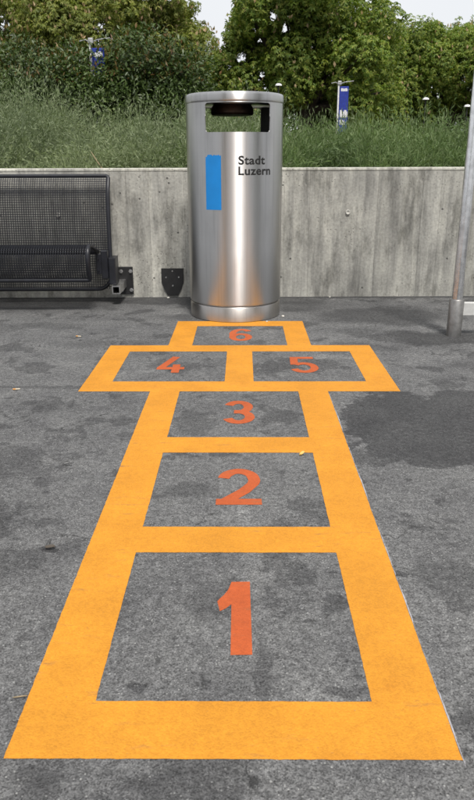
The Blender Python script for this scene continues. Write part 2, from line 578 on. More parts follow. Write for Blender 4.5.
for e in list(be):
    n_ = int(e.calc_length() / .012)
    if n_ > 0:
        bmesh.ops.subdivide_edges(bm, edges=[e], cuts=n_)
for v in bm.verts:
    if v.is_boundary:
        v.co.x += random.gauss(0, .00035)
        v.co.y += random.gauss(0, .00035)
bmesh.ops.triangulate(bm, faces=bm.faces, ngon_method='EAR_CLIP')
link('outline', bm_mesh('outline', bm), M['orange'], hop)

def text_mesh(txt, bold=0., spacing=1.):
    cu = bpy.data.curves.new('glyph', 'FONT')
    cu.body = txt
    cu.size = 1
    cu.offset = bold
    cu.space_character = spacing
    cu.resolution_u = 6
    o = bpy.data.objects.new('glyph', cu)
    C.objects.link(o)
    dg = bpy.context.evaluated_depsgraph_get()
    me = bpy.data.meshes.new_from_object(o.evaluated_get(dg))
    bpy.data.objects.remove(o)
    bpy.data.curves.remove(cu)
    return me
# numerals as even painted strokes; x0, x1, y0, y1 in plaza coordinates
nums = {'1': (-.041, .026, 1.047, 1.278), '2': (-.056, .064, 1.627, 1.85), '3': (-.051, .061, 2.213, 2.451),
        '4': (-.343, -.226, 2.812, 3.062), '5': (.226, .350, 2.805, 3.054), '6': (-.038, .077, 3.352, 3.605)}
words = {'1': 'one', '2': 'two', '3': 'three', '4': 'four', '5': 'five', '6': 'six'}
def arc(cx, cy, rx, ry, a0, a1, n=18):
    return [(cx + rx * math.cos(R(a0 + (a1 - a0) * k / n)), cy + ry * math.sin(R(a0 + (a1 - a0) * k / n))) for k in range(n + 1)]
def strokes(ch, W, H, t):
    m, e = t / 2, W / 2 - t / 2
    if ch == '2':
        return [arc(W / 2, H - m - .058, e, .058, 168, -25) + [(W * .62, H * .36), (t * .62, m)], [(0, m), (W, m)]]
    if ch == '3':
        ry = H / 4 - m / 2
        return [arc(W / 2, H - m - ry, e * .92, ry, 160, -90), arc(W / 2, m + ry, e, ry, 90, -162), [(W * .36, H / 2), (W * .55, H / 2)]]
    if ch == '4':
        return [[(W * .6, H), (m * .9, H * .29)], [(0, H * .27), (W, H * .27)], [(W * .7, H * .5), (W * .7, 0)]]
    if ch == '5':
        ry = H * .32 - m
        return [[(W * .1, H - m), (W * .93, H - m)], [(W * .1 + m, H - .002), (W * .06 + m, H * .5)], arc(W / 2, m + ry, e, ry, 138, -160)]
    if ch == '6':
        ry = H * .31 - m
        return [arc(W / 2, m + ry, e, ry, 0, 350, 30) + [(W - m, m + ry)], [(m, m + ry), (m, H * .52)] + arc(W / 2 + .006, H * .56, e + .006, H * .44 - m, 178, 38, 14)]
for ch, (x0, x1, y0, y1) in nums.items():
    W, H, t = x1 - x0, y1 - y0, .0335
    bm = bmesh.new()
    def loc(x, y, z=.0007):
        X, Y_ = x0 + x - HX + random.gauss(0, .0004), y0 + y + random.gauss(0, .0004)
        return (X * math.cos(HP) - Y_ * math.sin(HP), X * math.sin(HP) + Y_ * math.cos(HP), z)
    if ch == '1':
        pts = [(.0, .70), (.06, .74), (.2, .80), (.33, .88), (.42, 1.), (1, 1), (1, 0), (.42, 0), (.42, .66), (.25, .60), (.08, .56)]
        vv = [bm.verts.new(loc(x * W, y * H)) for x, y in pts]
        bm.faces.new([vv[k] for k in (0, 1, 2, 3, 4, 8, 9, 10)])
        bm.faces.new([vv[k] for k in (4, 5, 6, 7, 8)])
    else:
        for k, st in enumerate(strokes(ch, W, H, t)):
            pr = None
            P_ = [Vector((*q, 0)) for q in st]
            for n_, p in enumerate(P_):
                d1 = (p - P_[n_ - 1]).normalized() if n_ else None
                d2 = (P_[n_ + 1] - p).normalized() if n_ < len(P_) - 1 else None
                d = ((d1 or d2) + (d2 or d1)).normalized()
                nn = Vector((-d.y, d.x, 0)) * (t / 2 / max(.5, d.dot(d1 or d2)))
                q = [bm.verts.new(loc(*(p + nn * sgn).xy, .0007 + .00018 * k)) for sgn in (1, -1)]
                if pr:
                    bm.faces.new((pr[0], pr[1], q[1], q[0]))
                pr = q
    me = bm_mesh('numeral', bm)
    o = link('numeral', me, M['red'], hop)
    o['label'] = 'red-orange painted numeral ' + words[ch]
# pale leftover line beside the outline
bm = bmesh.new()
prev = None
for i in range(140):
    y = .8 + i * (2.5616 - .82) / 139
    wd = max(.0003, .0012 + .0016 * math.sin(i * .23) * math.sin(i * .071) + random.gauss(0, .0006))
    q = (bm.verts.new((a_ + .001, y, .0006)), bm.verts.new((a_ + .001 + wd, y, .0006)))
    if prev:
        bm.faces.new((prev[0], prev[1], q[1], q[0]))
    prev = q
link('guide_line', bm_mesh('guide_line', bm), M['chalk'], hop)

# ------------------------------------------------------------------ litter bin
BX, BY, BR = -.008, 4.008, .258
bin_ = empty('litter_bin', (BX, BY, 0))
tag(bin_, 'tall round brushed steel litter bin with blue sticker and black lettering', 'litter bin')
def polar(a, r, z):           # angle 0 faces the camera, positive to the right
    return Vector((r * math.sin(a), -r * math.cos(a), z))
def bin_body():
    bm = bmesh.new()
    ZB, ZT, Z0, Z1, rc = .092, 1.118, .975, 1.113, .016
    half, ctr = R(39.7), R(4.8)
    edges = [ctr - half, ctr + half, ctr + math.pi - half, ctr + math.pi + half]
    ang = set(edges)
    for k in range(4):
        for t in (.08, .2, .4, .65, 1.):
            da = rc / BR * t
            ang.add(edges[k] + (da if k % 2 == 0 else -da))
    base = [ctr - math.pi * 2 * 0 + 2 * math.pi * i / 120 for i in range(120)]
    for b in base:
        if min(abs((b - a + math.pi) % (2 * math.pi) - math.pi) for a in edges) > .075:
            ang.add(b % (2 * math.pi) if False else b)
    nrm = sorted({round((a - edges[0]) % (2 * math.pi), 6) for a in ang})
    ang = [edges[0] + a for a in nrm]
    def opening(a):
        for c0 in (ctr, ctr + math.pi):
            d = abs((a - c0 + math.pi) % (2 * math.pi) - math.pi)
            if d <= half + 1e-5:
                return max(0, (half - d)) * BR
        return None
    cols = []
    for a in ang:
        d = opening(a)
        k = rc if d is None else (rc - math.sqrt(max(0, rc * rc - (rc - d) ** 2)) if d < rc else 0)
        zl, zh = Z0 + k, Z1 - k
        zs = [ZB, ZB + .006] + list(np.linspace(ZB + .3, zl - .12, 3)) + [zl, zh, ZT]
        cols.append(([bm.verts.new(polar(a, BR - (.003 if z == ZB else 0), z)) for z in zs], d))
    n = len(cols)
    for i in range(n):
        (A, da), (B, db) = cols[i], cols[(i + 1) % n]
        am = ang[i] + (((ang[(i + 1) % n] - ang[i]) % (2 * math.pi)) / 2)
        op = opening(am)
        for k in range(len(A) - 1):
            if k == 5 and op is not None:
                continue
            bm.faces.new((A[k], B[k], B[k + 1], A[k + 1]))
    bmesh.ops.recalc_face_normals(bm, faces=bm.faces)
    bmesh.ops.solidify(bm, geom=bm.faces[:], thickness=.004)
    return bm_mesh('body', bm, 35)
link('body', bin_body(), M['steel'], bin_)
bm = bmesh.new()
add_lathe(bm, [(.05, 0), (.252, 0), (.2555, .004), (.2555, .078), (.252, .083), (.247, .085), (.247, .095), (.05, .096)], 128)
link('plinth', bm_mesh('plinth', bm, 35), M['steel_foot'], bin_)
bm = bmesh.new()
add_lathe(bm, [(0, 1.116), (.24, 1.116), (.2545, 1.1185), (.2605, 1.122), (.2615, 1.127), (.2615, 1.150), (.2595, 1.157), (.255, 1.162), (.247, 1.1645), (.225, 1.1655), (0, 1.168)], 128)
link('lid', bm_mesh('lid', bm, 50), M['steel'], bin_)
bm = bmesh.new()
add_lathe(bm, [(.07, 1.117), (.1, 1.116), (.112, 1.1), (.114, 1.075), (.108, 1.066), (.095, 1.064), (0, 1.066)], 64)
o = link('ash_dish', bm_mesh('ash_dish', bm, 35), M['bronze'], bin_)
o.location = (-.012, 0, 0)
bm = bmesh.new()
add_lathe(bm, [(.0, .12), (.236, .12), (.241, .94), (.247, .945), (.247, .935), (.228, .93), (.222, .14), (0, .14)], 64)
link('liner', bm_mesh('liner', bm, 35), M['dark'], bin_)
# inner black jacket between the openings
for c0, c1 in ((R(4.8 + 41), R(180 + 4.8 - 41)), (R(180 + 4.8 + 41), R(360 + 4.8 - 41))):
    bm = bmesh.new()
    pr = None
    for k in range(25):
        a = c0 + (c1 - c0) * k / 24
        q = [bm.verts.new(polar(a, r, z)) for r, z in ((.2525, .95), (.2525, 1.114), (.2505, 1.114), (.2505, .95))]
        if pr:
            for m_ in range(4):
                bm.faces.new((pr[m_], q[m_], q[(m_ + 1) % 4], pr[(m_ + 1) % 4]))
        else:
            bm.faces.new(q)
        pr = q
    bm.faces.new(pr)
    link('inner_jacket', bm_mesh('inner_jacket', bm, 35), M['dark'], bin_)
# sticker with torn top edge
bm = bmesh.new()
cols = []
N = 26
tear = [.006, .006, .006, .013, .0165, .0175, .018, .0165, .018, .018, .0175, .017, .012, .0115, .016, .017, .0165, .012, .016, .0165, .013, .0155, .017, .0165, .012, .0115, .016]
for k in range(N + 1):
    a = R(-35.2) + R(19.6) * k / N
    z1 = .850 + tear[k]
    cols.append([bm.verts.new(polar(a, BR + .0008, z)) for z in (.596, .68, .77, z1)])
for A, B in zip(cols, cols[1:]):
    for k in range(3):
        bm.faces.new((A[k], B[k], B[k + 1], A[k + 1]))
link('sticker', bm_mesh('sticker', bm, 35), M['blue'], bin_)
# lettering wrapped round the body
def wrap_text(txt, a0, length, zb, cap, bold, name='lettering'):
    me = text_mesh(txt, bold, 1.06)
    bm = bmesh.new()
    bm.from_mesh(me)
    for k in range(2):
        bmesh.ops.triangulate(bm, faces=bm.faces)
    xs = [v.co.x for v in bm.verts]
    x0, x1 = min(xs), max(xs)
    hcap = .7275
    for v in bm.verts:
        a = a0 + (v.co.x - x0) / (x1 - x0) * length / BR
        v.co = polar(a, BR + .0007, zb + v.co.y / hcap * cap)
    bmesh.ops.recalc_face_normals(bm, faces=bm.faces)
    for f in bm.faces:
        c = f.calc_center_median()
        if f.normal.dot(Vector((c.x, c.y, 0))) < 0:
            f.normal_flip()
    m2 = bpy.data.meshes.new(name)
    bm.to_mesh(m2)
    bm.free()
    bpy.data.meshes.remove(me)
    o = link(name, m2, M['ink'], bin_)
    o['label'] = 'black printed word ' + txt
wrap_text('Stadt', R(4.2), .148, .821, .042, .026)
wrap_text('Luzern', R(4.2), .186, .770, .042, .026)

# ------------------------------------------------------------------ wire mesh bench
def path_len(P):
    L = [0]
    for p, q in zip(P, P[1:]):
        L.append(L[-1] + math.dist(p, q))
    return L
def smooth_path(P, n=40):
    """Catmull-Rom through (y, z) points, resampled evenly"""
    P = [np.array(p, float) for p in P]
    Q = [2 * P[0] - P[1]] + P + [2 * P[-1] - P[-2]]
    o = []
    for i in range(1, len(Q) - 2):
        for t in np.linspace(0, 1, 14, endpoint=False):
            o.append(.5 * (2 * Q[i] + (Q[i + 1] - Q[i - 1]) * t + (2 * Q[i - 1] - 5 * Q[i] + 4 * Q[i + 1] - Q[i + 2]) * t * t + (3 * Q[i] - Q[i - 1] - 3 * Q[i + 1] + Q[i + 2]) * t ** 3))
    o.append(P[-1])
    L = path_len(o)
    s_ = np.linspace(0, L[-1], n)
    return np.stack([np.interp(s_, L, [p[k] for p in o]) for k in (0, 1)], 1), L[-1]
def sheet(prof, L, x0, x1, mesh_name, frame_name, parent, tube_r, rc_lo, rc_hi, sp=.0138, wire=.0026):
    n = len(prof)
    ss = np.linspace(0, L, n)
    at = lambda s_: (float(np.interp(s_, ss, prof[:, 0])), float(np.interp(s_, ss, prof[:, 1])))
    bm = bmesh.new()
    nxw = int((x1 - x0) / sp)
    for i in range(1, nxw):
        x = x0 + (x1 - x0) * i / nxw
        add_tube(bm, [(x, *at(s_)) for s_ in np.linspace(0, L, 22)], wire, 4, caps=False)
    nsw = int(L / sp)
    for j in range(1, nsw):
        y, z = at(L * j / nsw)
        add_tube(bm, [(x0, y, z + .002), (x1, y, z + .002)], wire, 4, caps=False)
    w_ = link(mesh_name, bm_mesh(mesh_name, bm), M['black'], parent)
    w_['kind'] = 'stuff'
    loop = []
    for (cx, cs, r, a0) in ((x1 - rc_lo, rc_lo, rc_lo, -90), (x1 - rc_hi, L - rc_hi, rc_hi, 0), (x0 + rc_hi, L - rc_hi, rc_hi, 90), (x0 + rc_lo, rc_lo, rc_lo, 180)):
        for k in range(7):
            a = R(a0 + 15 * k)
            loop.append((cx + r * math.cos(a), cs + r * math.sin(a)))
        # straight runs along the curved side need in-between points
        if a0 == -90:
            loop += [(x1, s_) for s_ in np.linspace(rc_lo, L - rc_hi, 18)[1:-1]]
        if a0 == 90:
            loop += [(x0, s_) for s_ in np.linspace(L - rc_hi, rc_lo, 18)[1:-1]]
    bm = bmesh.new()
    add_tube(bm, [(x, *at(s_)) for x, s_ in loop], tube_r, 10, closed=True)
    link(frame_name, bm_mesh(frame_name, bm, 50), M['black'], parent)
bench = empty('wire_bench', (-1.75, 4.3, 0))
tag(bench, 'black wire mesh bench fixed low to the concrete wall', 'bench')
inv = Matrix.Translation((1.75, -4.3, 0))
bprof, bL = smooth_path([(4.335, .085), (4.345, .2), (4.365, .4), (4.385, .58), (4.41, .68), (4.455, .752)])
sprof, sL = smooth_path([(4.31, .315), (4.2, .345), (4.09, .375), (4.03, .38), (3.995, .35), (3.99, .29), (4.005, .235), (4.03, .19)])
sheet(bprof, bL, -2.78, -.775, 'backrest', 'backrest_frame', bench, .0115, .085, .02)
sheet(sprof, sL, -2.70, -.838, 'seat', 'seat_frame', bench, .0125, .03, .02)
def bracket(sx):
    # sx = x of the support; wall plate, square tube with open end, clamp with bolts
    bm = bmesh.new()
    add_box(bm, (sx - .048, WY - .014, .022), (sx + .042, WY - .004, .198), .002, 1)
    pl = link('wall_plate', bm_mesh('wall_plate', bm), M['plate'], bench)
    for bx_ in (-.033, .028):
        for bz in (.05, .17):
            bm = bmesh.new()
            add_lathe(bm, [(0, .012), (.008, .012), (.009, .002), (.013, .002), (.013, 0), (0, 0)], 6)
            for v in bm.verts:
                v.co = Vector((sx + bx_ + v.co.x, WY - .014 - v.co.z, bz + v.co.y))
            link('bolt', bm_mesh('bolt', bm), M['galv'], pl)
    bm = bmesh.new()
    t, hw = .005, .024
    zc, y0, y1 = .096, 4.235, WY - .014
    xc = sx - .026
    for lo, hi in (((-hw, -hw), (hw, -hw + t)), ((-hw, hw - t), (hw, hw)), ((-hw, -hw + t), (-hw + t, hw - t)), ((hw - t, -hw + t), (hw, hw - t))):
        add_box(bm, (xc + lo[0], y0, zc + lo[1]), (xc + hi[0], y1, zc + hi[1]))
    link('arm', bm_mesh('arm', bm), M['galv'], bench)
    bm = bmesh.new()
    sg = -1 if sx > -1.7 else 1
    add_box(bm, (xc - .045, 4.27, .122), (xc - .001, 4.385, .285), .006, 2)
    add_box(bm, (xc - .085, 4.255, .16), (xc - .045, 4.30, .33), .004, 1)
    add_box(bm, (xc - .115, 4.25, .19), (xc - .082, 4.262, .31), .003, 1)
    cl = link('clamp', bm_mesh('clamp', bm), M['black'], bench)
    for z in (.215, .285):
        bm = bmesh.new()
        add_lathe(bm, [(0, .008), (.007, .008), (.008, 0), (0, 0)], 6)
        for v in bm.verts:
            v.co = Vector((xc - .1 + v.co.x, 4.25 - v.co.z, z + v.co.y))
        link('bolt', bm_mesh('bolt', bm), M['black'], cl)
bracket(-.706)
bracket(-2.62)
def reparent_fix(root):
    root_inv = root.matrix_basis.inverted()
    for ch in [o for o in C.objects if o.parent == root]:
        ch.matrix_basis = root_inv @ ch.matrix_basis
reparent_fix(bench)

# spare wall plate beside the bin
bm = bmesh.new()
out_ = [(-.071, .186), (.071, .186), (.071, .10), (.055, .055), (.033, .012), (-.033, .012), (-.055, .055), (-.071, .10)]
fr = [bm.verts.new((x, -.012, z)) for x, z in out_]
bk = [bm.verts.new((x, -.004, z)) for x, z in out_]
bm.faces.new(fr)
bm.faces.new(bk[::-1])
for k in range(8):
    bm.faces.new((fr[k], bk[k], bk[(k + 1) % 8], fr[(k + 1) % 8]))
bmesh.ops.bevel(bm, geom=[e for e in bm.edges if all(v.co.y < -.01 for v in e.verts)], offset=.003, segments=2, affect='EDGES')
sp_ = link('mounting_plate', bm_mesh('mounting_plate', bm), M['plate'])
sp_.location = (-.411, WY, 0)
tag(sp_, 'black tapered steel mounting plate screwed to the foot of the wall', 'mounting plate')
for x, z in ((0, .168), (-.042, .128), (.04, .13), (0, .075)):
    bm = bmesh.new()
    add_lathe(bm, [(0, .003), (.004, .003), (.006, .0), (0, 0)], 10)
    for v in bm.verts:
        v.co = Vector((x + v.co.x, -.012 - v.co.z, z + v.co.y))
    link('screw', bm_mesh('screw', bm), M['galv'], sp_)

# ------------------------------------------------------------------ steel post with white rail
post = empty('steel_post_frame', (1.095, 3.448, 0))
tag(post, 'slim steel post in a wider dull sleeve carrying a white low rail', 'post')
for px in (0, 1.3):
    bm = bmesh.new()
    add_lathe(bm, [(0, .05), (.0262, .05), (.0262, 2.58), (.02, 2.6), (0, 2.6)], 32, px)
    link('tube', bm_mesh('tube', bm, 40), M['pole'], post)
    bm = bmesh.new()
    add_lathe(bm, [(0, 0), (.0365, 0), (.0365, .182), (.034, .186), (.027, .187), (0, .187)], 32, px)
    link('sleeve', bm_mesh('sleeve', bm, 40), M['sleeve'], post)
bm = bmesh.new()
add_box(bm, (.03, -.014, .104), (1.27, .014, .170), .003, 1)
link('rail', bm_mesh('rail', bm), M['rail'], post)

# ------------------------------------------------------------------ vegetation
def leaf_quads(P, D, N, L, Wd, fold=.25, droop=0.):
    """P base, D direction, N normal (n,3); returns 6-vertex leaves as two quads each sharing the midrib"""
    D = D / np.linalg.norm(D, axis=1, keepdims=True)
    S = np.cross(D, N)
    S /= np.linalg.norm(S, axis=1, keepdims=True) + 1e-9
    N2 = np.cross(S, D)
    L = np.asarray(L).reshape(-1, 1)
    Wd = np.asarray(Wd).reshape(-1, 1)
    tip = P + D * L - N2 * L * droop
    m = P + D * L * .5
    lft = m + S * Wd * .5 + N2 * Wd * fold
    rgt = m - S * Wd * .5 + N2 * Wd * fold
    n = len(P)
    V = np.stack([P, lft, tip, rgt], 1).reshape(-1, 3)
    i = np.arange(n) * 4
    F = np.concatenate([np.stack([i, i + 1, i + 2], 1), np.stack([i, i + 2, i + 3], 1)])
    return V, F
def unit(n):
    v = rng.normal(size=(n, 3))
    return v / np.linalg.norm(v, axis=1, keepdims=True)
def crown_points(lobes, per_area, depth=.45):
    P, N = [], []
    for (cx, cy, cz, r) in lobes:
        n = int(per_area * r * r)
        d = unit(n)
        rr = r * (1 - depth * rng.random(n) ** 1.6)
        sq = np.array([1, 1, .85])
        p = np.array([cx, cy, cz]) + d * rr[:, None] * sq
        P.append(p)
        N.append(d)
    return np.concatenate(P), np.concatenate(N)
def make_lobes(c, rad, n, rmin, rmax):
    c = np.array(c)
    rad = np.array(rad)
    d = unit(n * 3)
    d = d[d[:, 2] > -.75][:n]
    f = .35 + .6 * rng.random(len(d)) ** .6
    P = c + d * rad * f[:, None]
    return [(*p, rng.uniform(rmin, rmax)) for p in P]
def tree(name, label, base, crown_c, crown_r, nlobes, rr, dens, leaf_mat, group, nbl, size=.088, extra=(), env=None, gaps=0):
    bx, by, bz = base
    t = empty(name, base)
    tag(t, label, 'tree', group)
    lobes = make_lobes(crown_c, crown_r, nlobes, *rr) + list(extra)
    bm = bmesh.new()
    fork = Vector((bx, by, bz + (crown_c[2] - bz) * .45))
    add_tube(bm, [Vector(base) - Vector((0, 0, .1)), Vector((bx + .03, by, bz + .5)), fork], [.24, .19, .16], 10)
    for (lx, ly, lz, lr) in lobes[::2]:
        e = Vector((lx, ly, lz))
        mid = fork.lerp(e, .5) + Vector((0, 0, -.12 * (e - fork).length + .2))
        add_tube(bm, [fork - Vector((0, 0, .25)), fork.lerp(mid, .5), mid, e], [.09, .065, .045, .015], 6)
    me = bm_mesh('trunk', bm, 60)
    o = link('trunk', me, M['bark'], t)
    o.matrix_basis = Matrix.Translation(-Vector(base))
    P, N = crown_points(lobes, dens)
    if env is not None:      # uneven outer outline of this crown
        top = np.interp(P[:, 0], *env) + .18 * np.sin(P[:, 0] * 7.1) + .12 * np.sin(P[:, 0] * 17 + P[:, 1] * 3) + rng.normal(0, .07, len(P))
        P, N = P[P[:, 2] < top], N[P[:, 2] < top]
    for k in range(gaps):    # openings right through the crown where the sky shows
        gx_, gz_ = crown_c[0] + rng.uniform(-.85, .85) * crown_r[0], crown_c[2] + rng.uniform(-.5, .6) * crown_r[2]
        tilt = (P[:, 1] - crown_c[1])
        dd = np.hypot((P[:, 0] - gx_ - tilt * gx_ / 20) / rng.uniform(.8, 1.6), P[:, 2] - gz_ - tilt * (gz_ - .85) / 20) + rng.normal(0, .05, len(P))
        keep = dd > rng.uniform(.07, .17)
        P, N = P[keep], N[keep]
    n = len(P)
    # palmate leaves: six drooping leaflets round each point
    up = np.array([0, 0, 1.])
    nn = N * .7 + up * .6 + rng.normal(size=(n, 3)) * .35
    nn /= np.linalg.norm(nn, axis=1, keepdims=True)
    a = np.cross(nn, np.where(np.abs(nn[:, 2:3]) > .9, np.array([[1., 0, 0]]), np.array([[0, 0, 1.]])))
    a /= np.linalg.norm(a, axis=1, keepdims=True)
    b = np.cross(nn, a)
    K = 5
    ph0 = rng.random(n) * 6.283
    Vs, Fs, off = [], [], 0
    sz = size * rng.uniform(.65, 1.25, n)
    for k in range(K):
        ph = ph0 + k * 2 * math.pi / (K + .8)
        D = a * np.cos(ph)[:, None] + b * np.sin(ph)[:, None] - nn * .25 - up * .25
        ln = sz * rng.uniform(.8, 1.15, n)
        v, f = leaf_quads(P, D, nn, ln, ln * .42, .12, .15)
        Vs.append(v)
        Fs.append(f + off)
        off += len(v)
    o = link('crown', np_mesh('crown', np.concatenate(Vs), np.concatenate(Fs)), leaf_mat, t)
    o.matrix_basis = Matrix.Translation(-Vector(base))
    if nbl:
        idx = rng.choice(n, nbl, replace=False)
        p = P[idx] + N[idx] * .05
        Vs, Fs, off = [], [], 0
        for k in range(3):
            D = up + rng.normal(size=(nbl, 3)) * .25
            v, f = leaf_quads(p, D, unit(nbl), rng.uniform(.06, .13, nbl), rng.uniform(.03, .055, nbl), .1)
            Vs.append(v)
            Fs.append(f + off)
            off += len(v)
        o = link('blossom', np_mesh('blossom', np.concatenate(Vs), np.concatenate(Fs)), M['blossom'], t)
        o.matrix_basis = Matrix.Translation(-Vector(base))
    return t
G = .70
GT = 'chestnut trees behind the planted bed'
tree('chestnut_tree', 'broad olive green chestnut tree with pale blossom rising behind the laurel shrubs', (-3.6, 20, G), (-3.5, 20, 3.7), (3.55, 2.8, 2.75), 74, (.5, .95), 1050, M['chestnut2'], GT, 2600, extra=[(-.95, 20, 3.5, .7), (-.6, 20, 2.6, .8), (-1.4, 20, 4.1, .7), (-.3, 20.2, 1.9, .7)], env=([-9, -2.2, -1.35, -.75, -.2, .3], [9, 6.5, 4.75, 4.0, 3.3, 2.6]), gaps=22)
tree('chestnut_tree', 'large deep green chestnut tree with many sky gaps behind the litter bin', (1.7, 18.6, G), (1.75, 18.6, 3.7), (2.6, 2.2, 2.9), 66, (.45, .85), 1050, M['chestnut'], GT, 900, extra=[(-.1, 18.6, 2.6, .75), (.0, 18.8, 1.8, .8), (.35, 18.4, 3.3, .75), (-.1, 18.6, 3.0, .6), (.45, 18.6, 4.0, .7), (.8, 18.2, 2.1, .8), (3.3, 18.4, 3.4, .8), (1.6, 17.6, 3.4, .7), (1.3, 17.4, 2.5, .7), (2.2, 17.4, 4.0, .7), (2.4, 17.3, 2.7, .7), (1.2, 17.6, 4.3, .6)], env=([-1, -.55, -.3, .1, .6, 3.0, 3.6, 4.1, 4.6], [2.4, 3.0, 3.75, 4.4, 7, 7, 4.7, 3.9, 3.0]), gaps=28)
tree('chestnut_tree', 'lower round-topped chestnut tree beside the steel post', (6.0, 22, G), (6.0, 22, 2.9), (2.5, 2.2, 1.9), 62, (.45, .8), 1150, M['chestnut'], GT, 700, env=([3, 4.3, 5.2, 6, 7, 9], [3.6, 4.1, 4.5, 4.3, 4.45, 4.0]), gaps=8)
tree('chestnut_tree', 'yellowish low chestnut tree filling in behind the slim banner sign', (3.2, 21, G), (3.3, 21.5, 2.4), (2.2, 1.6, 1.5), 32, (.45, .75), 1150, M['chestnut'], GT, 300)
tree('chestnut_tree', 'tall dark chestnut tree standing furthest over the bench', (-7.6, 23, G), (-7.4, 23, 4.4), (3.0, 2.6, 3.2), 50, (.5, .95), 600, M['chestnut2'], GT, 400, gaps=24)
GP = 'unseen trees added for the bin reflection'  # out-of-view trees, added to give the steel bin dark bands
tree('added_reflection_tree', 'narrow unseen tree added behind the camera to darken the reflection beside the blue sticker', (-4.6, -6.5, 0), (-4.6, -6.5, 4.4), (1.2, 1.6, 3.6), 34, (.5, .8), 200, M['chestnut'], GP, 0, .16)
tree('added_reflection_tree', 'wide unseen tree added behind the camera to darken the reflection beside the black lettering', (8.5, -1.5, 0), (8.5, -1.5, 4.4), (2.2, 2.2, 3.6), 44, (.5, .9), 200, M['chestnut'], GP, 0, .16)

def hedge():
    base = (0, 26, G)
    t = empty('hedge', base)
    tag(t, 'long dark hedge closing the view under the chestnut crowns', 'hedge')
    bm = bmesh.new()
    for k in range(40):
        x = -13 + 26 * k / 39
        add_tube(bm, [(x, 0, -.05), (x + random.uniform(-.2, .2), random.uniform(-.2, .2), 1.), (x + random.uniform(-.4, .4), random.uniform(-.3, .3), 1.9)], [.03, .025, .01], 5)
    link('stems', bm_mesh('stems', bm, 60), M['bark'], t)['kind'] = 'stuff'
    n = 22000
    P = np.stack([rng.uniform(-13.2, 13.2, n), rng.normal(0, .45, n), 2.3 * rng.random(n) ** .8], 1)
    P[:, 2] *= 1 + .12 * np.sin(P[:, 0] * 1.9) + .08 * np.sin(P[:, 0] * 4.3 + 1)
    v, f = leaf_quads(P, unit(n), np.array([0, -.5, .6]) + rng.normal(size=(n, 3)) * .5, rng.uniform(.14, .26, n), rng.uniform(.07, .12, n), .12, .1)
    link('foliage', np_mesh('foliage', v, f), M['laurel'], t)
hedge()
def shrub(label, base, c, r, nl, dens, sizes=(.04, .066), extra=()):
    t = empty('laurel_shrub', base)
    tag(t, label, 'shrub', 'laurel shrubs at the back of the bed')
    lobes = make_lobes(c, r, nl, .22, .42) + list(extra)
    bm = bmesh.new()
    for (lx, ly, lz, lr) in lobes[::2]:
        b0 = Vector(base) + Vector((random.uniform(-.12, .12), random.uniform(-.12, .12), -.05))
        e = Vector((lx, ly, lz))
        add_tube(bm, [b0, b0.lerp(e, .5) + Vector((0, 0, .1)), e], [.03, .02, .006], 5)
    inv_ = Matrix.Translation(-Vector(base))
    o = link('stems', bm_mesh('stems', bm, 60), M['bark'], t)
    o.matrix_basis = inv_
    P, N = crown_points(lobes, dens, .5)
    n = len(P)
    D = N * .5 + rng.normal(size=(n, 3)) * .6 + np.array([0, -.1, -.15])
    nn = N * .5 + np.array([0, -.15, .6]) + rng.normal(size=(n, 3)) * .4
    ln = rng.uniform(*sizes, n)
    v, f = leaf_quads(P, D, nn, ln, ln * .48, .14, .12)
    o = link('foliage', np_mesh('foliage', v, f), M['laurel'], t)
    o.matrix_basis = inv_
    top = P[:, 2] > c[2] + r[2] * .35
    P2, N2 = P[top], N[top]
    k = rng.choice(len(P2), max(1, len(P2) // 8), replace=False)
    P2, N2 = P2[k] + N2[k] * .04, N2[k]
    n = len(P2)
    v, f = leaf_quads(P2, N2 * .5 + rng.normal(size=(n, 3)) * .4 + np.array([0, 0, .6]), unit(n), rng.uniform(.045, .07, n), rng.uniform(.016, .026, n), .15, .1)
    o = link('young_shoots', np_mesh('young_shoots', v, f), M['young'], t)
    o['kind'] = 'stuff'
    o.matrix_basis = inv_
shrub('dark glossy laurel shrub at the back of the bed, crowding the half-hidden banner', (-2.3, 8.75, G), (-2.2, 8.75, 1.42), (.85, .62, .6), 36, 7000, extra=[(-1.62, 8.2, 1.5, .2), (-1.45, 8.25, 1.6, .14), (-1.5, 8.2, 1.38, .2)])
shrub('dark glossy laurel shrub at the back of the bed, reaching behind the litter bin', (-.95, 8.8, G), (-.95, 8.8, 1.42), (.72, .6, .66), 34, 7000)
shrub('dark glossy laurel shrub standing far over the bench', (-3.7, 9.3, G), (-3.7, 9.3, 1.4), (.8, .6, .62), 30, 3000)

# planted bed: lavender on the left, tall grass towards the post
def blades(P, hgt, lean, wid, seg=3, ph=None):
    n = len(P)
    if ph is None:
        ph = rng.random(n) * 6.283
    d = np.stack([np.cos(ph), np.sin(ph), np.zeros(n)], 1)
    side = np.stack([-np.sin(ph), np.cos(ph), np.zeros(n)], 1)
    tw = rng.random(n) * 6.283
    side = side * np.cos(tw)[:, None] * .6 + side * .4 + d * np.sin(tw)[:, None] * .6
    V = []
    for k in range(seg + 1):
        t = k / seg
        c = P + d * (lean * hgt * t ** 1.8)[:, None] + np.array([0, 0, 1.]) * (hgt * (t - .25 * lean * t * t))[:, None]
        wk = wid * (1 - t * .92) * (.75 + .5 * min(1, t * 3))
        V.append(c - side * wk[:, None] * .5)
        V.append(c + side * wk[:, None] * .5)
    V = np.stack(V, 1)
    F = []
    i = np.arange(n) * (2 * seg + 2)
    for k in range(seg):
        F.append(np.stack([i + 2 * k, i + 2 * k + 1, i + 2 * k + 3, i + 2 * k + 2], 1))
    return V.reshape(-1, 3), np.concatenate(F)
